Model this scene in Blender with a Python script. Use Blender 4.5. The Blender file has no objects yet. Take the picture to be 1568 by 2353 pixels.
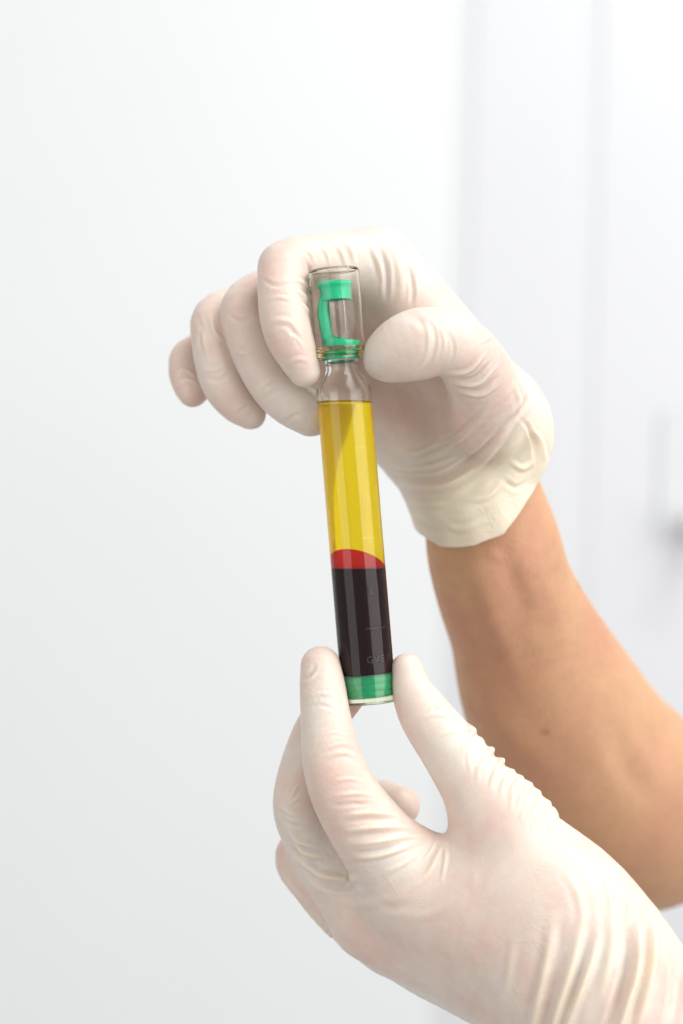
import bpy, bmesh, math, random
import numpy as np
from mathutils import Vector, Matrix

random.seed(7); np.random.seed(7)
S = bpy.context.scene
COL = S.collection

# ------------------------------------------------------------------ camera
F_PX, DIST = 4247.0, 677.0            # focal length in pixels of a 1568 x 2352 frame, metres*1000 to the tube
CX, CY = 784.0, 1176.0
ROLL = math.radians(-1.5)             # the photographer held the camera a little tilted
cam = bpy.data.cameras.new('camera')
cam_o = bpy.data.objects.new('camera', cam); COL.objects.link(cam_o)
cam.sensor_fit = 'VERTICAL'; cam.sensor_height = 36.0
cam.lens = F_PX * 36.0 / 2352.0
cam.clip_start = 0.01; cam.clip_end = 50
cam_o.location = (0, -DIST * 0.001, 0)
cam_o.rotation_euler = (Matrix.Rotation(ROLL, 4, 'Y') @ Matrix.Rotation(math.pi / 2, 4, 'X')).to_euler()
cam.dof.use_dof = True
cam.dof.focus_distance = (DIST - 6) * 0.001
cam.dof.aperture_fstop = 4.5
S.camera = cam_o

# ------------------------------------------------------------------ world, lamps, exposure
W = bpy.data.worlds.new('World'); S.world = W; W.use_nodes = True
W.node_tree.nodes['Background'].inputs[0].default_value = (1.0, 0.985, 0.97, 1)
W.node_tree.nodes['Background'].inputs[1].default_value = 0.42

def lamp(name, loc, target, size, power, col):
    l = bpy.data.lights.new(name, 'AREA'); l.shape = 'RECTANGLE'
    l.size, l.size_y = size; l.energy = power; l.color = col
    o = bpy.data.objects.new(name, l); COL.objects.link(o)
    o.location = loc
    d = Vector(target) - Vector(loc)
    o.rotation_euler = d.to_track_quat('-Z', 'Y').to_euler()
    o['kind'] = 'helper'
    return o
lamp('ceiling_lamp', (0.85, -0.7, 1.5), (0.0, 0.1, 0.0), (1.4, 1.2), 22, (1.0, 0.985, 0.965))
lamp('shoulder_streak_light', (0.85, 0.1, 1.6), (0.0, 0.0, 0.0), (0.08, 0.8), 8, (0.98, 0.99, 1.0))  # added strip light for a streak on the tube's shoulder
lamp('front_fill_right', (1.65, -1.15, 0.35), (0, 0, 0.0), (2.0, 2.0), 29, (1.0, 0.985, 0.965))  # added unseen panel: wide reflection bands on the tube, fill on the hands
lamp('front_fill_left', (-1.5, -1.3, 0.1), (-0.35, 1.15, -0.45), (1.5, 1.8), 11.5, (1.0, 0.985, 0.97))  # added unseen panel, turned to the wall to even out its brightness

S.view_settings.view_transform = 'Standard'
S.view_settings.look = 'None'
S.view_settings.exposure = 0.17
S.view_settings.gamma = 1.0
S.view_settings.use_curve_mapping = False
S.render.engine = 'CYCLES'
S.cycles.use_denoising = True
S.cycles.max_bounces = 40
S.cycles.transmission_bounces = 40
S.cycles.transparent_max_bounces = 12
S.cycles.caustics_refractive = True
S.cycles.blur_glossy = 0.6
S.cycles.sample_clamp_indirect = 4.0

# ------------------------------------------------------------------ helpers
cR, sR = math.cos(ROLL), math.sin(ROLL)
def P(x, y, d=0.0):
    """a point seen at (x, y) of the 1568 x 2352 frame, d mm behind the plane of the tube -> mm"""
    s = (DIST + d) / F_PX
    a, b = (x - CX) * s, -(y - CY) * s
    # Matrix.Rotation(ROLL,'Y'): x' = c x + s z ; z' = -s x + c z
    return np.array([cR * a + sR * b, d, -sR * a + cR * b])
def PS(x, y, d=0.0):
    return P(x / 1.59375, y / 1.59375, d)
def RM(r, d=0.0):
    return r * (DIST + d) / F_PX
def project(v):
    a = cR * v[:, 0] - sR * v[:, 2]; b = sR * v[:, 0] + cR * v[:, 2]
    s = (DIST + v[:, 1]) / F_PX
    return a / s + CX, -b / s + CY

def link(name, me, mat=None, parent=None, smooth=True):
    o = bpy.data.objects.new(name, me); COL.objects.link(o)
    if mat: me.materials.append(mat)
    if smooth: me.polygons.foreach_set('use_smooth', [True] * len(me.polygons))
    if parent: o.parent = parent
    return o
def empty(name, loc, label, cat, group=None):
    o = bpy.data.objects.new(name, None); COL.objects.link(o); o.location = loc
    o.empty_display_size = 0.02
    o['label'] = label; o['category'] = cat
    if group: o['group'] = group
    return o

def mat(name):
    m = bpy.data.materials.new(name); m.use_nodes = True
    return m, m.node_tree, m.node_tree.nodes['Principled BSDF']
def setp(b, **k):
    for n, v in k.items():
        b.inputs[n.replace('_', ' ')].default_value = v
def rgba(r, g, b): return (r, g, b, 1)
def noise(nt, scale, detail=3, rough=0.5, vec=None, dist=0.0):
    n = nt.nodes.new('ShaderNodeTexNoise'); n.inputs['Scale'].default_value = scale
    n.inputs['Detail'].default_value = detail; n.inputs['Roughness'].default_value = rough
    n.inputs['Distortion'].default_value = dist
    if vec: nt.links.new(vec, n.inputs['Vector'])
    return n
def ramp(nt, src, stops):
    r = nt.nodes.new('ShaderNodeValToRGB')
    e = r.color_ramp.elements
    while len(e) < len(stops): e.new(0.5)
    for k, (p, c) in zip(e, stops): k.position = p; k.color = c
    nt.links.new(src, r.inputs[0]); return r
def mix(nt, fac, a, b, mode='MIX'):
    m = nt.nodes.new('ShaderNodeMix'); m.data_type = 'RGBA'; m.blend_type = mode
    for sock, v in ((m.inputs[0], fac), (m.inputs[6], a), (m.inputs[7], b)):
        if hasattr(v, 'links'): nt.links.new(v, sock)
        else: sock.default_value = v
    return m.outputs[2]
def bump(nt, bsdf, height, strength, dist):
    b = nt.nodes.new('ShaderNodeBump'); b.inputs['Strength'].default_value = strength
    b.inputs['Distance'].default_value = dist
    nt.links.new(height, b.inputs['Height']); nt.links.new(b.outputs[0], bsdf.inputs['Normal'])
    return b

# ------------------------------------------------------------------ materials
def latex():
    m, nt, b = mat('latex_glove')
    tc = nt.nodes.new('ShaderNodeTexCoord')
    at = nt.nodes.new('ShaderNodeAttribute'); at.attribute_name = 'loose'
    n1 = noise(nt, 28, 4, 0.55, tc.outputs['Object'])
    r1 = ramp(nt, n1.outputs['Fac'], [(0.34, rgba(0.765, 0.70, 0.63)), (0.50, rgba(0.765, 0.645, 0.565)), (0.66, rgba(0.755, 0.565, 0.495))])
    n2 = noise(nt, 160, 3, 0.6, tc.outputs['Object'])
    r2 = ramp(nt, n2.outputs['Fac'], [(0.3, rgba(0.94, 0.925, 0.92)), (0.7, rgba(1, 1, 1))])
    c = mix(nt, 1.0, r1.outputs[0], r2.outputs[0], 'MULTIPLY')
    c = mix(nt, at.outputs['Fac'], c, rgba(0.79, 0.72, 0.57))
    nt.links.new(c, b.inputs['Base Color'])
    setp(b, Roughness=0.38, Subsurface_Weight=0.5, Subsurface_Radius=(1.0, 0.45, 0.28), Subsurface_Scale=0.0042, IOR=1.45)
    b.inputs['Specular IOR Level'].default_value = 0.4
    n3 = noise(nt, 420, 4, 0.6, tc.outputs['Object'])
    n4 = noise(nt, 1700, 2, 0.5, tc.outputs['Object'])
    n5 = noise(nt, 85, 3, 0.55, tc.outputs['Object'], 1.2)     # thin crossing creases where the latex is slack
    rd = ramp(nt, n5.outputs['Fac'], [(0.44, rgba(0, 0, 0)), (0.495, rgba(1, 1, 1)), (0.55, rgba(0, 0, 0))])
    n6 = noise(nt, 20, 2, 0.5, tc.outputs['Object'])
    rm = ramp(nt, n6.outputs['Fac'], [(0.48, rgba(0, 0, 0)), (0.66, rgba(1, 1, 1))])
    mu = nt.nodes.new('ShaderNodeMath'); mu.operation = 'MULTIPLY'
    nt.links.new(rd.outputs[0], mu.inputs[0]); nt.links.new(rm.outputs[0], mu.inputs[1])
    a = nt.nodes.new('ShaderNodeMath'); a.operation = 'ADD'
    nt.links.new(n3.outputs['Fac'], a.inputs[0]); nt.links.new(n4.outputs['Fac'], a.inputs[1])
    a2 = nt.nodes.new('ShaderNodeMath'); a2.operation = 'MULTIPLY_ADD'; a2.inputs[1].default_value = 0.9
    nt.links.new(mu.outputs[0], a2.inputs[0]); nt.links.new(a.outputs[0], a2.inputs[2])
    bump(nt, b, a2.outputs[0], 0.30, 0.0004)
    return m
def skin():
    m, nt, b = mat('skin')
    tc = nt.nodes.new('ShaderNodeTexCoord')
    n1 = noise(nt, 22, 4, 0.55, tc.outputs['Object'])
    r1 = ramp(nt, n1.outputs['Fac'], [(0.35, rgba(0.64, 0.385, 0.225)), (0.5, rgba(0.62, 0.36, 0.215)), (0.65, rgba(0.585, 0.315, 0.20))])
    n2 = noise(nt, 90, 3, 0.6, tc.outputs['Object'])
    r2 = ramp(nt, n2.outputs['Fac'], [(0.3, rgba(0.88, 0.86, 0.85)), (0.7, rgba(1, 1, 1))])
    c = mix(nt, 1.0, r1.outputs[0], r2.outputs[0], 'MULTIPLY')
    at = nt.nodes.new('ShaderNodeAttribute'); at.attribute_name = 'pigment'
    c = mix(nt, at.outputs['Fac'], c, rgba(0.42, 0.18, 0.12))
    nt.links.new(c, b.inputs['Base Color'])
    setp(b, Roughness=0.52, Subsurface_Weight=0.35, Subsurface_Radius=(1.0, 0.35, 0.2), Subsurface_Scale=0.005, IOR=1.42)
    b.inputs['Specular IOR Level'].default_value = 0.35
    n3 = noise(nt, 500, 4, 0.6, tc.outputs['Object'])
    vo = nt.nodes.new('ShaderNodeTexVoronoi'); vo.inputs['Scale'].default_value = 700; vo.feature = 'DISTANCE_TO_EDGE'
    nt.links.new(tc.outputs['Object'], vo.inputs['Vector'])
    a = nt.nodes.new('ShaderNodeMath'); a.operation = 'ADD'
    nt.links.new(n3.outputs['Fac'], a.inputs[0]); nt.links.new(vo.outputs['Distance'], a.inputs[1])
    bump(nt, b, a.outputs[0], 0.35, 0.0006)
    return m
def glass(name, col, ior, rough=0.0):
    m, nt, b = mat(name)
    setp(b, Base_Color=col, Roughness=rough, IOR=ior, Transmission_Weight=1.0)
    return m
def paint(name, col, rough, spots=0.02):
    m, nt, b = mat(name)
    tc = nt.nodes.new('ShaderNodeTexCoord')
    n = noise(nt, 3.0, 4, 0.5, tc.outputs['Object'])
    r = ramp(nt, n.outputs['Fac'], [(0.3, rgba(*[k * (1 - spots) for k in col])), (0.7, rgba(*col))])
    nt.links.new(r.outputs[0], b.inputs['Base Color'])
    setp(b, Roughness=rough)
    n2 = noise(nt, 300, 3, 0.5, tc.outputs['Object'])
    bump(nt, b, n2.outputs['Fac'], 0.08, 0.001)
    return m
LATEX, SKIN = latex(), skin()
GLASS = glass('clear_plastic', rgba(1.0, 1.0, 0.995), 1.38)
GLASS_C = glass('clear_cap_plastic', rgba(1.0, 0.99, 0.97), 1.30)
GLASS_Y = glass('tinted_clear_plastic', rgba(0.92, 0.94, 0.76), 1.38, 0.03)
GLASS_A = glass('amber_tinted_plastic', rgba(0.95, 0.86, 0.62), 1.40, 0.05)
WALL = paint('white_wall_paint', (0.765, 0.79, 0.80), 0.6)
DOORP = paint('white_door_paint', (0.70, 0.715, 0.745), 0.35)
FRAMEP = paint('white_frame_paint', (0.70, 0.715, 0.74), 0.4)
GAP_PLATE_GREY = paint('gap_shade_and_plate_grey', (0.69, 0.705, 0.725), 0.6)  # shade of the gaps put into the paint colour; also the handle plate's grey
STEEL, _nt, _b = mat('brushed_steel'); setp(_b, Base_Color=rgba(0.70, 0.69, 0.69), Metallic=0.0, Roughness=0.5)
_n = noise(_nt, 200, 2); bump(_nt, _b, _n.outputs['Fac'], 0.1, 0.0005)

def green(name, col, trans, rough, sss):
    m, nt, b = mat(name)
    tc = nt.nodes.new('ShaderNodeTexCoord')
    n = noise(nt, 260, 3, 0.5, tc.outputs['Object'])
    r = ramp(nt, n.outputs['Fac'], [(0.35, rgba(*[k * 0.88 for k in col])), (0.65, rgba(*col))])
    nt.links.new(r.outputs[0], b.inputs['Base Color'])
    setp(b, Roughness=rough, IOR=1.49, Transmission_Weight=trans, Subsurface_Weight=sss,
         Subsurface_Radius=(0.3, 1.0, 0.6), Subsurface_Scale=0.003)
    return m
GREEN = green('green_plastic', (0.0, 0.66, 0.33), 0.0, 0.35, 0.3)
GREEN_D = green('green_rubber', (0.0, 0.66, 0.40), 0.4, 0.2, 0.3)
def liquid(name, col, trans, rough, ior=1.34, var=0.9):
    m, nt, b = mat(name)
    tc = nt.nodes.new('ShaderNodeTexCoord')
    n = noise(nt, 60, 3, 0.5, tc.outputs['Object'])
    r = ramp(nt, n.outputs['Fac'], [(0.3, rgba(*[k * var for k in col])), (0.7, rgba(*col))])
    nt.links.new(r.outputs[0], b.inputs['Base Color'])
    setp(b, Roughness=rough, IOR=ior, Transmission_Weight=trans)
    return m
PLASMA = liquid('plasma', (1.0, 0.73, 0.0), 0.85, 0.16, var=0.97)
REDGEL = liquid('red_gel', (0.95, 0.020, 0.014), 0.78, 0.15)
CELLS = liquid('dark_blood', (0.016, 0.0012, 0.0026), 0.0, 0.35)
CELLS.node_tree.nodes['Principled BSDF'].inputs['Specular IOR Level'].default_value = 0.15

# ------------------------------------------------------------------ implicit-surface sculpting
def spline(nodes, n=5):
    """Catmull-Rom through (x, y, z, r) rows"""
    A = np.array(nodes, float)
    A = np.vstack([2 * A[0] - A[1], A, 2 * A[-1] - A[-2]])
    out = []
    for i in range(1, len(A) - 2):
        p0, p1, p2, p3 = A[i - 1], A[i], A[i + 1], A[i + 2]
        for t in np.linspace(0, 1, n, endpoint=False):
            out.append(0.5 * ((2 * p1) + (-p0 + p2) * t + (2 * p0 - 5 * p1 + 4 * p2 - p3) * t * t + (-p0 + 3 * p1 - 3 * p2 + p3) * t ** 3))
    out.append(A[-2]); return np.array(out)

class Field:
    def __init__(s, lo, hi, h):
        s.h = h; s.lo = np.array(lo, float)
        s.n = np.ceil((np.array(hi) - s.lo) / h).astype(int) + 1
    def new(s): return np.full(s.n, 99.0, np.float32)
    def axes(s, i0, i1):
        return [(s.lo[a] + s.h * np.arange(i0[a], i1[a])).astype(np.float32) for a in range(3)]
    def seg(s, f, a, b, ra, rb, flat=1.0, n=None, pad=9.0):
        """union of one tapered capsule into f; flat < 1 squeezes it along n"""
        R = max(ra, rb) + pad
        i0 = np.clip(((np.minimum(a, b) - R - s.lo) / s.h).astype(int), 0, s.n)
        i1 = np.clip(((np.maximum(a, b) + R - s.lo) / s.h).astype(int) + 2, 0, s.n)
        if (i1 <= i0).any(): return
        X, Y, Z = s.axes(i0, i1)
        X = X[:, None, None] - np.float32(a[0]); Y = Y[None, :, None] - np.float32(a[1]); Z = Z[None, None, :] - np.float32(a[2])
        ab = (b - a).astype(np.float32); L2 = float(ab @ ab) + 1e-9
        t = np.clip((X * ab[0] + Y * ab[1] + Z * ab[2]) / L2, 0, 1)
        X = X - t * ab[0]; Y = Y - t * ab[1]; Z = Z - t * ab[2]
        d2 = X * X + Y * Y + Z * Z
        r = ra + (rb - ra) * t
        if flat != 1.0:
            q = X * n[0] + Y * n[1] + Z * n[2]
            d2 = d2 + (1 / flat ** 2 - 1) * q * q
            d = (np.sqrt(d2) - r) * (0.5 + 0.5 * flat)
        else:
            d = np.sqrt(d2) - r
        v = f[i0[0]:i1[0], i0[1]:i1[1], i0[2]:i1[2]]
        np.minimum(v, d, out=v)
    def chain(s, nodes, sub=5, flat=1.0, n=(0, 1, 0), pad=9.0):
        f = s.new()
        q = spline([list(P(x, y, d)) + [RM(r, d)] for x, y, d, r in nodes], sub)
        for i in range(len(q) - 1):
            s.seg(f, q[i, :3], q[i + 1, :3], q[i, 3], q[i + 1, 3], flat, np.array(n, np.float32), pad)
        return f
    def extract(s, f):
        ins = f < 0
        c = ins[:-1, :-1, :-1]
        anyv = c.copy(); allv = c.copy()
        for dx in (0, 1):
            for dy in (0, 1):
                for dz in (0, 1):
                    w = ins[dx:ins.shape[0] - 1 + dx, dy:ins.shape[1] - 1 + dy, dz:ins.shape[2] - 1 + dz]
                    anyv |= w; allv &= w
        act = anyv & ~allv
        ijk = np.argwhere(act)
        idx = np.full(act.shape, -1, np.int32); idx[tuple(ijk.T)] = np.arange(len(ijk))
        cor = {}
        for dx in (0, 1):
            for dy in (0, 1):
                for dz in (0, 1):
                    cor[dx, dy, dz] = f[ijk[:, 0] + dx, ijk[:, 1] + dy, ijk[:, 2] + dz]
        acc = np.zeros((len(ijk), 3)); cnt = np.zeros(len(ijk))
        ks = list(cor)
        for p in ks:
            for ax in range(3):
                if p[ax]: continue
                q = list(p); q[ax] = 1; q = tuple(q)
                u, v = cor[p], cor[q]; m = (u < 0) != (v < 0)
                t = np.where(m, u / np.where(m, u - v, 1), 0)
                pt = np.tile(np.array(p, float), (len(ijk), 1)); pt[:, ax] = t
                acc[m] += pt[m]; cnt[m] += 1
        V = s.lo + s.h * (ijk + acc / cnt[:, None])
        Q = []
        for ax in range(3):
            sl0 = [slice(1, -1)] * 3; sl1 = [slice(1, -1)] * 3
            sl0[ax] = slice(0, -1); sl1[ax] = slice(1, None)
            a0, a1 = ins[tuple(sl0)], ins[tuple(sl1)]
            e = np.argwhere(a0 != a1); s0 = a0[tuple(e.T)]
            off = np.ones(3, int); off[ax] = 0; e = e + off
            b, c2 = (ax + 1) % 3, (ax + 2) % 3
            def cell(db, dc):
                k = e.copy(); k[:, b] += db; k[:, c2] += dc
                return idx[tuple(k.T)]
            q = np.stack([cell(-1, -1), cell(0, -1), cell(0, 0), cell(-1, 0)], 1)
            q[~s0] = q[~s0][:, ::-1]
            Q.append(q)
        return V, np.vstack(Q)

def smin(a, b, k):
    h = np.maximum(k - np.abs(a - b), 0) / k
    return np.minimum(a, b) - h * h * (k * 0.25)

def relax(V, Q, it=4):
    e = np.vstack([Q[:, [0, 1]], Q[:, [1, 2]], Q[:, [2, 3]], Q[:, [3, 0]]])
    i, j = e.T; n = len(V)
    deg = np.bincount(i, minlength=n) + np.bincount(j, minlength=n)
    for k in range(it):
        for lam in (0.5, -0.42):
            A = np.stack([np.bincount(i, V[j, a], n) + np.bincount(j, V[i, a], n) for a in range(3)], 1) / deg[:, None]
            V = V + lam * (A - V)
    return V
def vnormals(V, Q):
    N = np.cross(V[Q[:, 2]] - V[Q[:, 0]], V[Q[:, 3]] - V[Q[:, 1]])
    out = np.zeros_like(V)
    for k in range(4):
        for a in range(3): out[:, a] += np.bincount(Q[:, k], N[:, a], len(V))
    return out / (np.linalg.norm(out, axis=1)[:, None] + 1e-12)

def crease(V, Q, strokes, loose):
    """push folds of the latex up (amp > 0, mm) or in along hand-drawn lines on the side that faces the lens"""
    N = vnormals(V, Q)
    view = V - np.array([0, -DIST, 0]); view /= np.linalg.norm(view, axis=1)[:, None]
    px, py = project(V)
    depth = np.linalg.norm(V - np.array([0, -DIST, 0]), axis=1)
    gx, gy = (px / 10).astype(int), (py / 10).astype(int)
    gx -= gx.min(); gy -= gy.min()
    zb = np.full((gx.max() + 1, gy.max() + 1), 1e9); np.minimum.at(zb, (gx, gy), depth)
    facing = -(N * view).sum(1)
    vis = (facing > -0.15) & (depth < zb[gx, gy] + 9)
    D = np.zeros(len(V))
    for pts, w, amp in strokes:
        if w <= 8: w, amp = w * 0.82, amp * 1.1
        q = spline([list(p) for p in pts], 6) if len(pts) > 2 else np.array(pts, float)
        lo, hi = q.min(0) - 4 * w, q.max(0) + 4 * w
        m = np.where(vis & (px > lo[0]) & (px < hi[0]) & (py > lo[1]) & (py < hi[1]))[0]
        if not len(m): continue
        best = np.full(len(m), 1e9); tt = np.zeros(len(m)); sg = np.zeros(len(m))
        cum = np.r_[0, np.cumsum(np.linalg.norm(np.diff(q, axis=0), axis=1))]
        for i in range(len(q) - 1):
            a, ab = q[i], q[i + 1] - q[i]; L2 = ab @ ab + 1e-9
            ux, uy = px[m] - a[0], py[m] - a[1]
            t = np.clip((ux * ab[0] + uy * ab[1]) / L2, 0, 1)
            d = np.hypot(ux - t * ab[0], uy - t * ab[1])
            k = d < best; best[k] = d[k]; tt[k] = (cum[i] + t * (cum[i + 1] - cum[i]))[k] / cum[-1]
        env = np.clip(np.sin(np.pi * np.clip(tt * 0.94 + 0.03, 0, 1)), 0, 1) ** 1.2
        x = best / w
        prof = np.exp(-x * x) - 0.35 * np.exp(-((x - 1.9) / 0.8) ** 2)
        D[m] += 1.2 * amp * env * prof
        loose[m] = np.maximum(loose[m], np.clip(0.75 * env * np.exp(-x * x) * (amp > 0) * min(1, abs(amp) / 0.8), 0, 1))
    return V + N * D[:, None]

def mesh_from(name, V, Q, origin):
    me = bpy.data.meshes.new(name)
    v = ((V - origin) * 0.001).astype(np.float32)
    me.vertices.add(len(v)); me.vertices.foreach_set('co', v.ravel())
    me.loops.add(len(Q) * 4); me.loops.foreach_set('vertex_index', Q.astype(np.int32).ravel())
    me.polygons.add(len(Q))
    me.polygons.foreach_set('loop_start', np.arange(0, len(Q) * 4, 4, dtype=np.int32))
    me.update(calc_edges=True); me.validate()
    return me
def add_attr(me, name, vals):
    a = me.attributes.new(name, 'FLOAT', 'POINT'); a.data.foreach_set('value', vals.astype(np.float32))

# ------------------------------------------------------------------ setting: wall behind, door and its frame
def box(name, lo, hi, m, parent=None, bev=0.0, seg=3):
    bm = bmesh.new()
    vs = [bm.verts.new((x, y, z)) for x in (lo[0], hi[0]) for y in (lo[1], hi[1]) for z in (lo[2], hi[2])]
    for f in ((0, 1, 3, 2), (4, 6, 7, 5), (0, 4, 5, 1), (2, 3, 7, 6), (0, 2, 6, 4), (1, 5, 7, 3)):
        bm.faces.new([vs[i] for i in f])
    bmesh.ops.recalc_face_normals(bm, faces=bm.faces)
    if bev: bmesh.ops.bevel(bm, geom=bm.edges[:], offset=bev, segments=seg, affect='EDGES', profile=0.5)
    me = bpy.data.meshes.new(name); bm.to_mesh(me); bm.free()
    o = link(name, me, m, parent, smooth=False)
    return o
BD = 1150.0                                       # wall surface, mm behind the tube
def wx(x, y=1176, d=BD): return P(x, y, d)[0] * 0.001
xa, xb = wx(1014), wx(1060)                       # wall | strip in painted shade | architrave
xc, xd = wx(1302), wx(1348)                       # architrave | rebate | door leaf
yb = BD * 0.001
wall = box('wall', (-2.0, yb, -1.6), (xa, yb + 0.1, 1.9), WALL, bev=0.003)
wall['kind'] = 'structure'; wall['label'] = 'plain white wall behind the hands'
fr = empty('door_frame', (xb, yb, -1.0), 'white painted door frame upright beside the plain wall, behind the arm', 'door frame')
def child_box(name, lo, hi, m, par, bev):
    L = par.location
    return box(name, [lo[i] - L[i] for i in range(3)], [hi[i] - L[i] for i in range(3)], m, par, bev)
child_box('architrave', (xb, yb - 0.001, -1.6), (xc, yb + 0.03, 1.9), FRAMEP, fr, 0.004)
child_box('backing', (xa - 0.03, yb + 0.0012, -1.6), (xb + 0.03, yb + 0.028, 1.9), GAP_PLATE_GREY, fr, 0.001)  # nearly flush strip, the gap's shade is in its grey
child_box('rebate', (xc - 0.02, yb + 0.0012, -1.6), (xd + 0.03, yb + 0.034, 1.9), GAP_PLATE_GREY, fr, 0.001)  # same at the door edge, shade given by the colour
dr = empty('door', (xd, yb, -1.0), 'white door leaf at the right edge with a blurred grey handle', 'door')
child_box('leaf', (xd, yb - 0.001, -1.6), (xd + 0.9, yb + 0.034, 1.9), DOORP, dr, 0.006)
hx = wx(1508); hz0, hz1 = P(1540, 1240, BD)[2] * 0.001, P(1540, 945, BD)[2] * 0.001
pl = child_box('handle_plate', (hx, yb - 0.0035, hz0), (hx + 0.045, yb - 0.0005, hz1), GAP_PLATE_GREY, dr, 0.003)
hc = P(1586, 1205, BD) * 0.001
def lathe(name, prof, n, m, parent=None, closed=True, mm=True):
    k = 0.001 if mm else 1.0
    bm = bmesh.new(); rings = []
    for r, z in prof:
        if r < 1e-6: rings.append([bm.verts.new((0, 0, z * k))])
        else: rings.append([bm.verts.new((r * k * math.cos(2 * math.pi * i / n), r * k * math.sin(2 * math.pi * i / n), z * k)) for i in range(n)])
    pairs = list(zip(rings, rings[1:] + ([rings[0]] if closed else [])))
    if not closed: pairs = pairs[:len(rings) - 1]
    for a, b in pairs:
        if len(a) == 1 and len(b) == 1: continue
        for i in range(n):
            j = (i + 1) % n
            if len(a) == 1: bm.faces.new((a[0], b[j], b[i]))
            elif len(b) == 1: bm.faces.new((a[i], a[j], b[0]))
            else: bm.faces.new((a[i], a[j], b[j], b[i]))
    bmesh.ops.recalc_face_normals(bm, faces=bm.faces)
    me = bpy.data.meshes.new(name); bm.to_mesh(me); bm.free()
    o = link(name, me, m, parent)
    me.set_sharp_from_angle(angle=math.radians(40))
    return o
kn = lathe('handle', [(0, 0), (13, 0), (13, 6), (10, 10), (9, 30), (14, 36), (14, 48), (9, 52), (0, 53)], 32, STEEL, dr, closed=False)
kn.rotation_euler = (math.pi / 2, 0, 0); kn.location = Vector(hc) - dr.location + Vector((0, -0.0125, 0))

# ------------------------------------------------------------------ the tube
base = PS(1351.8, 2571); top = PS(1220.0, 985)
axis = (top - base); TL = np.linalg.norm(axis); axis /= TL
tube = empty('blood_tube', base * 0.001, 'clear capped tube of yellow plasma over dark red blood, held upright between both gloved hands', 'test tube')
zax = Vector(axis); xax = Vector((1, 0, 0)); xax = (xax - zax * xax.dot(zax)).normalized(); yax = zax.cross(xax)
tube.rotation_euler = Matrix((xax, yax, zax)).transposed().to_euler()
def zy(y): return (2571 - y) * 0.1 * 1.0035           # mm up the axis for a row of the photograph
RO, RI = 10.0, 8.9
LVL = math.tan(math.atan2(axis[0], axis[2]) )          # tilt of the axis: level surfaces lean against it
lean = -0.0834
def arc(r0, z0, r1, z1, c, n=8):
    """smooth S between two radii"""
    return [(r0 + (r1 - r0) * (0.5 - 0.5 * math.cos(math.pi * t / n)), z0 + (z1 - z0) * t / n) for t in range(n + 1)]
zs0, zs1 = zy(1432), zy(1340)
barrel = [(RO, 9.6)] + [(RO, z) for z in (40, 80, zs0 - 2)] + arc(RO, zs0, 6.0, zs1, 0) + [(6.0, zs1 + 0.6), (6.35, zs1 + 1.2), (6.35, zs1 + 2.0), (5.9, zs1 + 2.6),
          (5.9, zy(1288)), (4.2, zy(1282)), (3.8, zy(1276)), (3.6, zy(1095)), (2.7, zy(1094)), (2.8, zy(1280)), (4.8, zy(1292)), (4.8, zs1)] + \
         arc(4.8, zs1 - 0.8, RI, zs0 - 1.0, 0) + [(RI, z) for z in (zs0 - 3, 80, 40)] + [(RI, 9.6)]
lathe('barrel', barrel, 96, GLASS, tube)
zc0, zc1 = zy(1312), zy(986)
cap = [(9.4, zc0 + 4.0), (9.4, zc0 + 10), (9.4, zc1 - 1.2), (9.25, zc1 - 0.5), (8.8, zc1 - 0.05), (8.2, zc1), (0, zc1 + 0.02), (0, zc1 - 0.8), (8.0, zc1 - 0.82), (8.6, zc1 - 1.2), (8.8, zc1 - 1.9), (8.8, zc0 + 6), (8.75, zc0 + 4.0)]
lathe('cap', cap, 96, GLASS_C, tube)
lathe('cap_rim', [(8.7, zc0), (9.6, zc0), (9.9, zc0 + 0.3), (9.95, zc0 + 0.9), (9.6, zc0 + 1.4), (9.6, zc0 + 2.2), (9.95, zc0 + 2.6), (9.9, zc0 + 3.4), (9.5, zc0 + 3.95), (8.7, zc0 + 3.95)], 96, GLASS_A, tube)
# green valve in the cap: ring on the nozzle, strap, base washer
zr0, zr1 = zy(1099), zy(1032)
gr = lathe('green_stopper', [(0, zr1), (5.9, zr1), (6.4, zr1 - 0.4), (6.5, zr1 - 0.9), (6.3, zr1 - 1.5), (5.75, zr1 - 2.2), (5.6, zr1 - 3), (5.55, zr0 + 0.6), (5.75, zr0 + 0.2), (5.7, zr0), (3.9, zr0), (3.9, zr0 + 1.5), (0, zr0 + 1.6)], 64, GREEN, tube, closed=False)
def sweep(name, path, w, t, m, parent):
    """flat strap along local-xz points; w width in y, t thickness"""
    bm = bmesh.new(); rings = []
    q = spline([list(p) + [0] for p in path], 8)[:, :4]
    for i in range(len(q)):
        a = q[min(i + 1, len(q) - 1)][:2] - q[max(i - 1, 0)][:2]; a /= np.linalg.norm(a); n = np.array([-a[1], a[0]])
        tt = q[i][2] / 2; ring = []
        for k in range(16):
            th = 2 * math.pi * k / 16
            cx = math.copysign(abs(math.cos(th)) ** 0.55, math.cos(th)); sx = math.copysign(abs(math.sin(th)) ** 0.55, math.sin(th))
            p = q[i][:2] + n * tt * cx
            ring.append(bm.verts.new((p[0] * 0.001, w / 2 * sx * 0.001, p[1] * 0.001)))
        rings.append(ring)
    for a, b in zip(rings, rings[1:]):
        for k in range(16): bm.faces.new((a[k], a[(k + 1) % 16], b[(k + 1) % 16], b[k]))
    bm.faces.new(rings[0]); bm.faces.new(rings[-1])
    bmesh.ops.recalc_face_normals(bm, faces=bm.faces)
    me = bpy.data.meshes.new(name); bm.to_mesh(me); bm.free()
    return link(name, me, m, parent)
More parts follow.
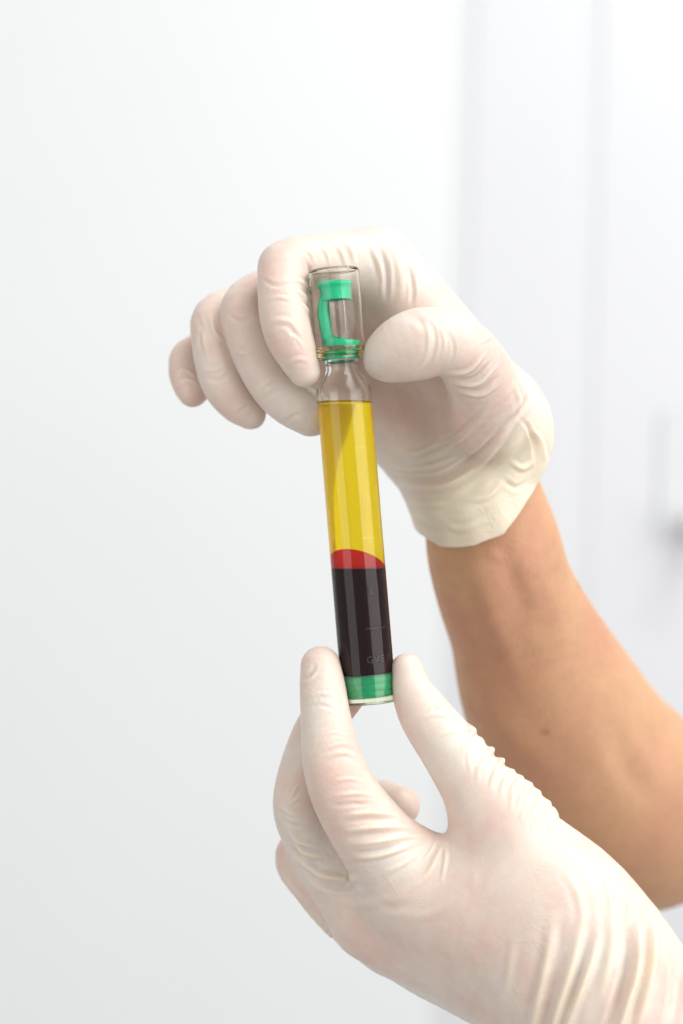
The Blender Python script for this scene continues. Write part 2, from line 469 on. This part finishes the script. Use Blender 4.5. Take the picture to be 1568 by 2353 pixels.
sweep('green_strap', [(-3.9, zy(1070), 3.0), (-4.6, zy(1100), 3.6), (-5.2, zy(1130), 4.0), (-5.0, zy(1170), 4.2), (-4.6, zy(1210), 4.2), (-4.0, zy(1245), 4.8), (-3.8, zy(1258), 5.2)], 5.0, 3, GREEN, tube)
wash = lathe('green_washer', [(4.1, 0), (6.6, 0), (6.9, 0.4), (6.9, 2.4), (6.5, 2.9), (4.1, 3.2)], 64, GREEN, tube)
wash.location = (0.0005, 0, zy(1272) * 0.001); wash.rotation_euler = (0.06, 0.17, 0)
lathe('green_neck_ring', [(5.95, zy(1318)), (6.9, zy(1318)), (6.9, zy(1309)), (6.3, zy(1304)), (6.9, zy(1299)), (6.9, zy(1290)), (5.95, zy(1288))], 64, GREEN_D, tube)
# screw base
lathe('base_ring', [(10.0, 0), (10.35, 0.3), (10.4, 1.2), (10.4, 2.6), (10.25, 3.0), (10.4, 3.6), (10.4, 9.6), (10.3, 10.4), (10.05, 10.7), (9.75, 10.7), (9.7, 2.2), (0, 2.2), (0, 0.9), (9.2, 0.9), (9.5, 0.0)], 96, GLASS_Y, tube)
plug = [(0, 2.4), (9.5, 2.4)]
z = 2.7
while z < 10.0:
    plug += [(9.6, z), (9.6, z + 1.5), (9.35, z + 1.9), (9.35, z + 2.2)]; z += 2.5
plug += [(9.6, 10.3), (8.8, 10.45), (0, 10.45)]
lathe('green_plug', plug, 96, GREEN_D, tube, closed=False)

def column(name, r, zb, zt, m, n=96, k=14, nz=3):
    """liquid body inside the barrel between two surfaces zb(u,v), zt(u,v) (u right, v away from the lens, both in radii)"""
    bm = bmesh.new()
    def sheet(fn):
        c = bm.verts.new((0, 0, fn(0, 0) * 0.001)); rings = []
        for i in range(1, k + 1):
            q = 1 - (1 - i / k) ** 1.6
            rings.append([bm.verts.new((r * q * math.cos(2 * math.pi * j / n) * 0.001, r * q * math.sin(2 * math.pi * j / n) * 0.001,
                          fn(q * math.cos(2 * math.pi * j / n), q * math.sin(2 * math.pi * j / n)) * 0.001)) for j in range(n)])
        for j in range(n): bm.faces.new((c, rings[0][j], rings[0][(j + 1) % n]))
        for a, b in zip(rings, rings[1:]):
            for j in range(n): bm.faces.new((a[j], a[(j + 1) % n], b[(j + 1) % n], b[j]))
        return rings[-1]
    lo, hi = sheet(zb), sheet(zt); prev = lo
    for s in range(1, nz + 1):
        cur = hi if s == nz else [bm.verts.new(lo[j].co.lerp(hi[j].co, s / nz)) for j in range(n)]
        for j in range(n): bm.faces.new((prev[j], prev[(j + 1) % n], cur[(j + 1) % n], cur[j]))
        prev = cur
    bmesh.ops.recalc_face_normals(bm, faces=bm.faces)
    me = bpy.data.meshes.new(name); bm.to_mesh(me); bm.free()
    o = link(name, me, m, tube); me.set_sharp_from_angle(angle=math.radians(50)); return o
RL = RI + 0.06
tl = lean * RL                                        # a level surface in the leaning tube
def z_top(u, v): return zy(1479) + tl * u + 0.9 * (u * u + v * v) ** 5
def z_cells(u, v): return zy(2079) + tl * u
def z_gel(u, v):
    zf = zy(2050) - 2.6 * u - 4.4 * (v + 0.12)        # slanting top of the gel, high on the near side
    return max(zf, z_cells(u, v) + 0.15)
column('dark_blood', RL, lambda u, v: 10.5, z_cells, CELLS)
column('red_gel', RL, lambda u, v: z_cells(u, v) - 0.05, z_gel, REDGEL)
column('plasma', RL, lambda u, v: z_gel(u, v) - 0.05, z_top, PLASMA)

# raised writing and graduations moulded on the barrel
def wrap(name, verts, faces, m=None):
    """verts (s, z, h): arc length from the near side in mm, height on the axis, height over the wall"""
    me = bpy.data.meshes.new(name)
    out = []
    for s, z, h in verts:
        th = s / RO; r = RO + h
        out.append((r * math.sin(th) * 0.001, -r * math.cos(th) * 0.001, z * 0.001))
    me.from_pydata(out, [], faces); me.update()
    return link(name, me, m or MARK, tube, smooth=False)
MARK, _nt, _b = mat('moulded_mark'); setp(_b, Base_Color=rgba(0.24, 0.19, 0.20), Roughness=0.35, IOR=1.45, Transmission_Weight=0.85)
def lettering(name, text, s0, zc, size, m=None):
    cu = bpy.data.curves.new(name, 'FONT'); cu.body = text; cu.size = size; cu.extrude = 0.03; cu.resolution_u = 3
    cu.space_character = 1.15
    t = bpy.data.objects.new(name + '_tmp', cu); COL.objects.link(t)
    dg = bpy.context.evaluated_depsgraph_get(); me = bpy.data.meshes.new_from_object(t.evaluated_get(dg))
    bm = bmesh.new(); bm.from_mesh(me); bmesh.ops.triangulate(bm, faces=bm.faces)
    V = [(v.co.x + s0, v.co.y + zc - size * 0.36, v.co.z + 0.04) for v in bm.verts]; Fc = [[v.index for v in f.verts] for f in bm.faces]
    bm.free(); bpy.data.objects.remove(t); bpy.data.curves.remove(cu); bpy.data.meshes.remove(me)
    return wrap(name, V, Fc, m)
def tick(zc, s0, s1, m=None, w=0.22, n=10):
    V = []; Fc = []
    for i in range(n + 1):
        s = s0 + (s1 - s0) * i / n
        V += [(s, zc - w / 2, 0.01), (s, zc + w / 2, 0.01), (s, zc + w / 2, 0.06), (s, zc - w / 2, 0.06)]
    for i in range(n):
        a = i * 4
        for k in range(4): Fc.append((a + k, a + (k + 1) % 4, a + 4 + (k + 1) % 4, a + 4 + k))
    Fc += [(0, 1, 2, 3), (4 * n + 3, 4 * n + 2, 4 * n + 1, 4 * n)]
    return wrap('graduation_mark', V, Fc, m)
lettering('raised_lettering', 'GVE', 0.1, zy(2408), 3.6)
lettering('raised_numeral', '5', 3.3, zy(2163), 3.0)
lettering('raised_numeral', '10', 3.3, zy(1836), 3.0, GLASS)
for y in (2297, 1971, 1644): tick(zy(y), 0.6, 9.0, None if y > 2100 else GLASS)

# ------------------------------------------------------------------ the person: bare arm and gloved hands
root = P(1440, 1900, 130)
person = empty('person', root * 0.001, 'person in cream latex gloves holding the tube with both hands, one forearm bare', 'person')

# ---- arm that carries the upper hand (wrist - forearm - elbow - upper arm)
ARM = [(1085, 1010, 54, 110), (1108, 1130, 58, 131), (1132, 1250, 63, 154), (1158, 1350, 72, 158), (1200, 1450, 84, 168), (1258, 1590, 100, 200), (1342, 1735, 118, 220), (1440, 1840, 132, 222), (1490, 1900, 142, 176)]
UPA = [(1470, 1900, 150, 185), (1600, 1862, 190, 205), (1760, 1830, 230, 215), (1960, 1800, 280, 225), (2350, 1770, 330, 232), (2850, 1740, 370, 238)]
F = Field((0, -20, -210), (440, 440, 60), 1.8)
arm = smin(F.chain(ARM, 5, 0.85, (0, 1, 0)), F.chain(UPA, 5, 0.9), 9)
V, Q = F.extract(arm); V = relax(V, Q, 6)
dummy = np.zeros(len(V))
V = crease(V, Q, [([(1085, 1240), (1110, 1340), (1150, 1460), (1200, 1580)], 22, 1.0), ([(1150, 1240), (1180, 1340), (1220, 1460)], 18, -0.9), ([(1215, 1240), (1250, 1340), (1310, 1480)], 24, 0.7),
                  ([(1120, 1255), (1135, 1275), (1160, 1290)], 10, 0.5), ([(1100, 1600), (1180, 1700), (1300, 1800)], 30, 0.7), ([(1400, 1640), (1440, 1760), (1500, 1860)], 26, -0.8)], dummy)
mx, my = project(V); spot = np.exp(-((mx - 1253) ** 2 + (my - 1682) ** 2) / 60.0) + 0.5 * np.exp(-((mx - 1330) ** 2 + (my - 1345) ** 2) / 25.0)
me = mesh_from('bare_arm', V, Q, root); add_attr(me, 'pigment', np.clip(spot, 0, 0.8))
ob = link('bare_arm', me, SKIN, person)
ob['label'] = 'tanned bare forearm and elbow rising into the upper glove'

# ---- upper glove
H = 0.56
F = Field((-70, -30, -20), (100, 110, 112), H)
index = F.chain([(868, 606, 30, 73), (795, 602, 24, 70), (715, 606, 16, 65), (655, 618, 7, 58), (649, 690, 0, 57), (660, 760, -3, 56), (682, 815, -3, 47), (699, 853, -2, 37)])
index = smin(index, F.chain([(644, 610, 8, 49), (665, 600, 9, 48)]), 3)
middle = F.chain([(870, 650, 50, 70), (700, 655, 40, 62), (572, 697, 24, 58), (580, 775, 18, 60), (614, 858, 15, 58), (660, 916, 14, 57), (714, 952, 14, 51)])
ring = F.chain([(840, 680, 66, 66), (640, 700, 52, 58), (508, 726, 36, 57), (496, 785, 30, 56), (514, 872, 27, 56), (545, 920, 26, 49), (574, 950, 26, 37)])
little = F.chain([(800, 740, 78, 58), (610, 770, 66, 50), (453, 812, 50, 45), (430, 847, 44, 43), (436, 880, 40, 41), (443, 898, 37, 37)])
thumb = F.chain([(880, 828, -2, 46), (902, 813, -4, 66), (952, 793, -6, 82), (1010, 786, -6, 78), (1066, 812, -2, 76), (1108, 880, 10, 84), (1130, 960, 26, 100)])
palm = F.chain([(866, 610, 30, 75), (946, 712, 34, 94), (1026, 815, 36, 101), (1100, 910, 38, 106), (1140, 1000, 46, 122)], 5, 0.9)
palm = smin(palm, F.chain([(870, 655, 50, 76), (945, 800, 54, 95), (1020, 930, 54, 110), (1085, 1040, 54, 120)], 5, 0.8), 10)
palm = smin(palm, F.chain([(835, 690, 68, 66), (895, 830, 68, 85), (965, 945, 62, 105), (1050, 1050, 57, 120)], 5, 0.85), 10)
palm = smin(palm, F.chain([(800, 750, 78, 58), (850, 885, 72, 82), (928, 980, 62, 96), (1030, 1070, 58, 110)], 5, 0.9), 10)
palm = smin(palm, F.chain([(690, 790, 66, 68), (770, 860, 68, 76), (860, 930, 66, 84)], 4), 8)
g = smin(palm, thumb, 9)
for f, k in ((index, 8), (middle, 7), (ring, 7), (little, 7)):
    g = smin(g, smin(palm, f, k), 0.9)
cuffc = F.chain([(1118, 970, 50, 142), (1102, 1050, 54, 158), (1092, 1120, 55, 160), (1120, 1215, 58, 163), (1140, 1330, 64, 178)], 5, 0.96)
g = smin(g, cuffc, 5)
# trim the cuff along its slanting hem and hollow it around the wrist
X, Y, Z = F.axes((0, 0, 0), F.n)
a = cR * X[:, None, None] - sR * Z[None, None, :]; b = sR * X[:, None, None] + cR * Z[None, None, :]
sc = (DIST + Y[None, :, None]) / F_PX
dep = Y[None, :, None]
def cutline(p, q, dz):
    """signed distance (mm) past the hem line p-q; the hem drops dz px per mm of depth"""
    nx, ny = -(q[1] - p[1]), q[0] - p[0]; L = math.hypot(nx, ny); nx, ny = nx / L, ny / L
    return ((a - (p[0] - CX) * sc) * nx + (-b - (p[1] - CY) * sc + dz * sc * 0) * ny) + (dep - 40) * dz
hem = None
for p, q in (((955, 1230), (1010, 1254)), ((1010, 1254), (1090, 1250)), ((1090, 1250), (1155, 1224)), ((1155, 1224), (1243, 1092))):
    c = cutline(p, q, 0.10); hem = c if hem is None else np.maximum(hem, c)
arm2 = F.chain(ARM[:5], 5, 0.85, (0, 1, 0))
wob = 0.25 * np.sin(X * 0.45)[:, None, None] * np.sin(Z * 0.31 + 1)[None, None, :] + 0.5 * np.sin(X * 0.21 + 2)[:, None, None]
g = np.where(hem > -30, g + 0.18 * np.sin(a * 0.5 + b * 0.22) * np.clip((hem + 30) / 25, 0, 1), g)   # slack ripples towards the hem
g = np.maximum(g, (hem + wob).astype(np.float32))
g = np.maximum(g, np.where(hem > -14, -(arm2 - 0.9), -99)).astype(np.float32)
V, Q = F.extract(g); V = relax(V, Q, 4)
px, py = project(V)
loose = np.clip((py - (1180 - (px - 880) * 0.75)) / 90, 0, 0.9) * (px > 860)
loose = np.clip(loose, 0, 0.9)
UP = [
 # finger joints and folds beside the tube
 ([(700, 565), (718, 590), (722, 612)], 5, 0.5), ([(668, 640), (700, 652), (716, 690)], 5, 0.5), ([(672, 662), (700, 680), (718, 712)], 5, 0.5),
 ([(680, 688), (702, 706), (720, 732)], 4, 0.45), ([(735, 560), (752, 585), (757, 612)], 5, 0.5), ([(765, 556), (785, 580), (795, 612)], 6, 0.6), ([(790, 552), (808, 576), (814, 606)], 6, 0.6),
 ([(700, 590), (712, 625), (716, 660)], 5, -0.5),
 ([(850, 560), (868, 600), (876, 640)], 7, 0.6), ([(872, 566), (888, 620), (886, 690)], 7, -0.9), ([(905, 560), (922, 640), (918, 700)], 9, 0.5), ([(938, 600), (948, 660), (944, 705)], 6, -0.7),
 # slack crumples round the cuff
 ([(1215, 985), (1240, 1010), (1250, 1060)], 7, 0.9), ([(1195, 960), (1222, 1000), (1232, 1070)], 6, -0.8), ([(1170, 1060), (1200, 1075), (1225, 1060)], 7, 0.7), ([(1150, 1100), (1185, 1120), (1210, 1105)], 7, -0.6),
 ([(930, 1140), (980, 1160), (1040, 1150)], 7, 0.5), ([(1010, 1200), (1060, 1215), (1120, 1190)], 8, 0.5), ([(1060, 1150), (1120, 1140), (1165, 1095)], 8, 0.6), ([(945, 1180), (975, 1205), (1020, 1225)], 7, -0.5),
 ([(900, 1075), (940, 1085), (1000, 1070)], 5, -0.5), ([(1000, 1020), (1060, 985), (1110, 935)], 5, -0.4), ([(880, 1030), (950, 1040), (1020, 1010)], 6, 0.35), ([(1180, 880), (1195, 930), (1180, 980)], 6, 0.4),
 # finger joints
 ([(612, 690), (640, 682), (675, 690)], 5, 0.3), ([(600, 640), (630, 655), (670, 650)], 6, -0.35), ([(520, 720), (550, 735), (585, 728)], 6, -0.4), ([(530, 800), (560, 812), (595, 800)], 5, 0.3), ([(580, 905), (608, 880), (640, 860)], 6, 0.3),
 ([(590, 925), (620, 905), (652, 885)], 6, -0.3), ([(460, 845), (490, 850), (525, 835)], 6, 0.35), ([(465, 865), (500, 872), (535, 850)], 6, -0.35), ([(540, 955), (565, 935), (590, 930)], 6, -0.3), ([(650, 975), (675, 955), (700, 950)], 6, -0.3),
 ([(655, 840), (680, 825), (712, 828)], 6, 0.25), ([(450, 720), (462, 760), (458, 800)], 6, -0.4),
 # thumb root folds
 ([(1022, 860), (1075, 852), (1115, 812)], 5, 0.7), ([(1030, 872), (1085, 868), (1130, 828)], 5, -0.7), ([(1035, 880), (1095, 882), (1140, 842)], 5, 0.7),
 ([(1042, 890), (1100, 896), (1146, 862)], 5, -0.6), ([(1050, 899), (1105, 908), (1150, 880)], 5, 0.5), ([(1100, 790), (1122, 775), (1130, 760)], 5, 0.3),
 # palm and cuff folds
 ([(905, 1092), (1000, 1100), (1100, 1040), (1170, 960)], 7, -1.1), ([(905, 1108), (1010, 1118), (1110, 1058), (1195, 950)], 8, 1.3), ([(880, 1060), (960, 1078), (1060, 1045)], 6, 0.5),
 ([(960, 1060), (1060, 1010), (1130, 930)], 7, 0.4), ([(1100, 1110), (1170, 1040), (1225, 940)], 9, 0.7), ([(1150, 1000), (1200, 940), (1220, 900)], 7, -0.7),
 ([(960, 1180), (1040, 1190), (1130, 1140)], 10, 0.4), ([(990, 1150), (1050, 1150), (1120, 1100)], 10, -0.5),
 # fingertips: the end of the nail under the latex
 ([(640, 745), (665, 752), (690, 790)], 7, -0.4), ([(618, 740), (640, 735), (668, 738)], 8, 0.35), ([(655, 790), (672, 770), (700, 800)], 5, 0.3),
 ([(455, 730), (470, 790), (478, 820)], 6, 0.4), ([(478, 715), (492, 760), (520, 790)], 5, 0.4), ([(400, 868), (420, 850), (450, 862)], 5, 0.45), ([(402, 890), (425, 872), (455, 878)], 4, 0.4),
 ([(1010, 745), (1022, 790), (1012, 830)], 5, 0.25), ([(1030, 760), (1042, 800), (1032, 838)], 5, -0.25), ([(930, 725), (960, 735), (985, 760)], 9, -0.3),
 ([(985, 730), (1000, 775), (990, 830), (960, 862)], 5, -0.35), ([(972, 730), (985, 775), (975, 830), (945, 862)], 5, 0.3),
]
V = crease(V, Q, UP, loose)
me = mesh_from('glove', V, Q, root); add_attr(me, 'loose', loose)
ob = link('glove', me, LATEX, person); ob['label'] = 'upper cream latex glove pinching the cap of the tube'

# ---- lower glove
F = Field((-38, -75, -290), (215, 90, -36), 0.6)
index = F.chain([(736, 1530, -4, 46), (741, 1580, -6, 53), (748, 1650, -9, 58), (764, 1750, -12, 70), (795, 1830, -13, 79), (856, 1920, -12, 90), (940, 2025, -6, 108)])
middle = F.chain([(797, 1598, 15, 42), (745, 1652, 12, 53), (710, 1735, 9, 58), (689, 1845, 7, 63), (718, 1930, 10, 65), (780, 2020, 12, 76), (860, 2105, 12, 92)])
ring = F.chain([(917, 1851, 32, 47), (862, 1848, 38, 54), (770, 1892, 42, 52), (684, 1964, 34, 52), (728, 2040, 28, 53), (802, 2103, 26, 64), (892, 2155, 26, 76)])
little = F.chain([(890, 1960, 54, 38), (820, 1985, 58, 42), (765, 2040, 56, 46), (820, 2095, 48, 50), (920, 2165, 42, 60)])
thumb = F.chain([(934, 1537, -2, 37), (947, 1588, -4, 47), (978, 1645, -6, 61), (1034, 1722, -8, 70), (1091, 1806, -10, 79), (1152, 1888, -12, 95)])
palm = F.chain([(940, 2025, -6, 105), (1020, 2068, -8, 142), (1140, 2095, -12, 182), (1255, 2148, -16, 212), (1378, 2292, -24, 218), (1530, 2470, -34, 212), (1740, 2690, -46, 220)], 5, 0.72, (0, 1, 0), 14)
palm = smin(palm, F.chain([(1158, 1888, -12, 88), (1206, 1974, -14, 113), (1282, 2085, -16, 140), (1362, 2210, -20, 150)], 5, 0.9), 12)
palm = smin(palm, F.chain([(860, 2105, 10, 92), (940, 2140, 8, 108), (1060, 2180, 2, 126), (1250, 2270, -8, 140)], 5, 0.9), 10)
palm = smin(palm, F.chain([(892, 2150, 28, 72), (985, 2194, 22, 90), (1122, 2244, 12, 106), (1300, 2320, 0, 120)], 5, 0.9), 10)
g = smin(palm, thumb, 10)
for f, k in ((index, 9), (middle, 7), (ring, 6), (little, 6)):
    g = smin(g, smin(palm, f, k), 0.9)
# bunched latex along the outer edge of the thumb
bf = F.new()
for x, y, r in ((1088, 1669, 13), (1110, 1696, 10), (1133, 1716, 12), (1157, 1740, 11), (1178, 1768, 11), (1197, 1782, 10), (1218, 1797, 11), (1237, 1815, 11), (1261, 1840, 13), (1277, 1854, 9)):
    x -= 7; y += 7
    c0, c1, c2 = P(x, y, -13), P(x, y, -7), P(x - 20, y + 17, -13)
    r *= 0.66
    F.seg(bf, c0, c1, RM(r), RM(r), 1.0, None, 6); F.seg(bf, c2, c0, RM(r * 0.45), RM(r), 1.0, None, 6)
g = smin(g, bf, 2.2)
V, Q = F.extract(g); V = relax(V, Q, 3)
loose = np.zeros(len(V))
LOWS = [
 # rings of folds round the index finger
 ([(735, 1690), (770, 1682), (808, 1690)], 4, 0.25), ([(745, 1738), (790, 1728), (826, 1740)], 6, 0.5), ([(735, 1730), (785, 1716), (820, 1722)], 5, -0.4),
 ([(760, 1830), (820, 1822), (870, 1828)], 6, 0.5), ([(755, 1850), (810, 1846), (870, 1846)], 6, -0.5), ([(790, 1872), (850, 1866), (915, 1870)], 6, 0.7), ([(785, 1888), (850, 1882), (930, 1882)], 6, -0.7), ([(790, 1908), (860, 1900), (945, 1896)], 6, 0.8),
 ([(790, 1924), (860, 1916), (955, 1908)], 6, -0.7), ([(795, 1940), (860, 1934), (930, 1922), (975, 1920)], 6, 0.8), ([(800, 1958), (860, 1954), (930, 1938)], 6, -0.7), ([(805, 1972), (860, 1968), (920, 1950), (965, 1930)], 6, 0.7),
 # web between index and thumb
 ([(965, 1990), (990, 1955), (1005, 1925)], 5, 0.6), ([(930, 2040), (975, 1995), (1010, 1935)], 6, -0.6), ([(940, 2050), (985, 2005), (1018, 1935)], 5, 0.5), ([(1022, 1930), (1024, 1970), (1012, 2030)], 5, 0.5), ([(880, 2010), (940, 1975), (985, 1930)], 6, 0.4),
 # back-of-hand folds under the knuckles
 ([(660, 1910), (690, 1935), (740, 1948)], 6, 0.7), ([(672, 1928), (700, 1958), (760, 1968)], 7, 0.9), ([(668, 1945), (705, 1978), (770, 1985)], 7, -0.9), ([(690, 1975), (740, 2010), (820, 2020)], 8, 1.2), ([(700, 2005), (750, 2035), (830, 2036)], 8, -0.8),
 ([(690, 1800), (678, 1812), (668, 1830)], 4, 0.4), ([(692, 1828), (675, 1840), (662, 1850)], 4, 0.4), ([(646, 2002), (676, 2042), (712, 2080)], 7, 0.5),
 # fold at the end of the nail, first joint
 ([(693, 1562), (708, 1553), (720, 1538), (722, 1525)], 5, -0.5), ([(693, 1572), (712, 1562), (726, 1545)], 5, 0.35), ([(960, 1652), (1000, 1640), (1045, 1648)], 6, 0.3),
 # the edge of the thumb, where the latex bunches up
 ([(1100, 1668), (1080, 1690), (1062, 1722)], 7, 0.45), ([(1142, 1710), (1118, 1738), (1104, 1772)], 7, 0.5), ([(1166, 1735), (1140, 1766), (1128, 1800)], 6, 0.5), ([(1186, 1762), (1160, 1792), (1150, 1826)], 6, 0.45),
 ([(1206, 1776), (1180, 1808), (1168, 1846)], 6, 0.45), ([(1228, 1792), (1200, 1826), (1186, 1866)], 6, 0.5), ([(1246, 1810), (1220, 1846), (1206, 1890)], 6, 0.45), ([(1270, 1834), (1244, 1872), (1234, 1920)], 7, 0.5), ([(1290, 1855), (1268, 1890), (1262, 1930)], 7, 0.5),
 # smaller creases between the big ones
 ([(760, 1795), (800, 1788), (842, 1795)], 5, 0.3), ([(705, 1600), (740, 1592), (780, 1602)], 5, 0.25), ([(700, 1625), (735, 1620), (775, 1630)], 5, -0.25), ([(640, 1850), (665, 1868), (690, 1872)], 5, 0.4), ([(645, 1880), (675, 1895), (705, 1895)], 5, -0.4),
 ([(760, 2060), (830, 2075), (900, 2060)], 10, 0.4), ([(850, 2060), (900, 2085), (960, 2070)], 9, -0.3), ([(900, 2110), (980, 2100), (1050, 2060)], 10, 0.25), ([(1010, 1690), (1040, 1680), (1070, 1690)], 5, 0.25), ([(985, 1600), (1005, 1620), (1030, 1640)], 5, 0.2),
 ([(1180, 2150), (1170, 2230), (1150, 2320)], 9, 0.4), ([(1100, 2200), (1090, 2260), (1065, 2320)], 9, 0.25), ([(1300, 2000), (1330, 2060), (1340, 2130)], 9, 0.4), ([(1380, 1990), (1400, 2050), (1405, 2110)], 8, 0.4), ([(1430, 2030), (1445, 2080), (1440, 2130)], 7, 0.5),
 # thumb back wrinkles
 ([(1080, 1700), (1076, 1740), (1082, 1780)], 5, 0.25), ([(1118, 1730), (1100, 1765), (1096, 1800)], 6, 0.35), ([(1150, 1760), (1132, 1790), (1126, 1820)], 6, 0.35), ([(1196, 1800), (1180, 1830), (1172, 1865)], 6, 0.4), ([(1222, 1820), (1204, 1856), (1196, 1890)], 6, 0.4), ([(1248, 1845), (1230, 1880), (1222, 1920)], 6, 0.4),
 # wrist folds
 ([(1268, 2110), (1256, 2200), (1232, 2320), (1205, 2440)], 11, 1.4), ([(1340, 2090), (1318, 2200), (1285, 2320), (1245, 2450)], 11, 1.4), ([(1385, 2130), (1352, 2230), (1312, 2330), (1275, 2450)], 10, 1.3),
 ([(1296, 2110), (1280, 2220), (1255, 2330), (1225, 2440)], 10, -1.1), ([(1358, 2120), (1332, 2230), (1298, 2330), (1262, 2440)], 9, -1.0), ([(1428, 2100), (1440, 2200), (1422, 2290), (1375, 2430)], 11, -1.9), ([(1462, 2060), (1466, 2200), (1440, 2310), (1395, 2440)], 11, 1.9),
 ([(1505, 2080), (1498, 2200), (1470, 2330)], 12, 1.0), ([(1482, 2080), (1486, 2210), (1462, 2310), (1425, 2420)], 9, -1.3), ([(1545, 2150), (1562, 2250), (1535, 2380)], 13, -1.5), ([(1405, 2080), (1402, 2190), (1372, 2320)], 11, 0.9),
 ([(1100, 1985), (1090, 2020), (1085, 2050)], 10, 0.2), ([(700, 2085), (760, 2150), (850, 2225)], 8, 0.3),
]
V = crease(V, Q, LOWS, loose)
me = mesh_from('glove', V, Q, root); add_attr(me, 'loose', loose)
ob = link('glove', me, LATEX, person); ob['label'] = 'lower cream latex glove gripping the green base, folds at its wrist'
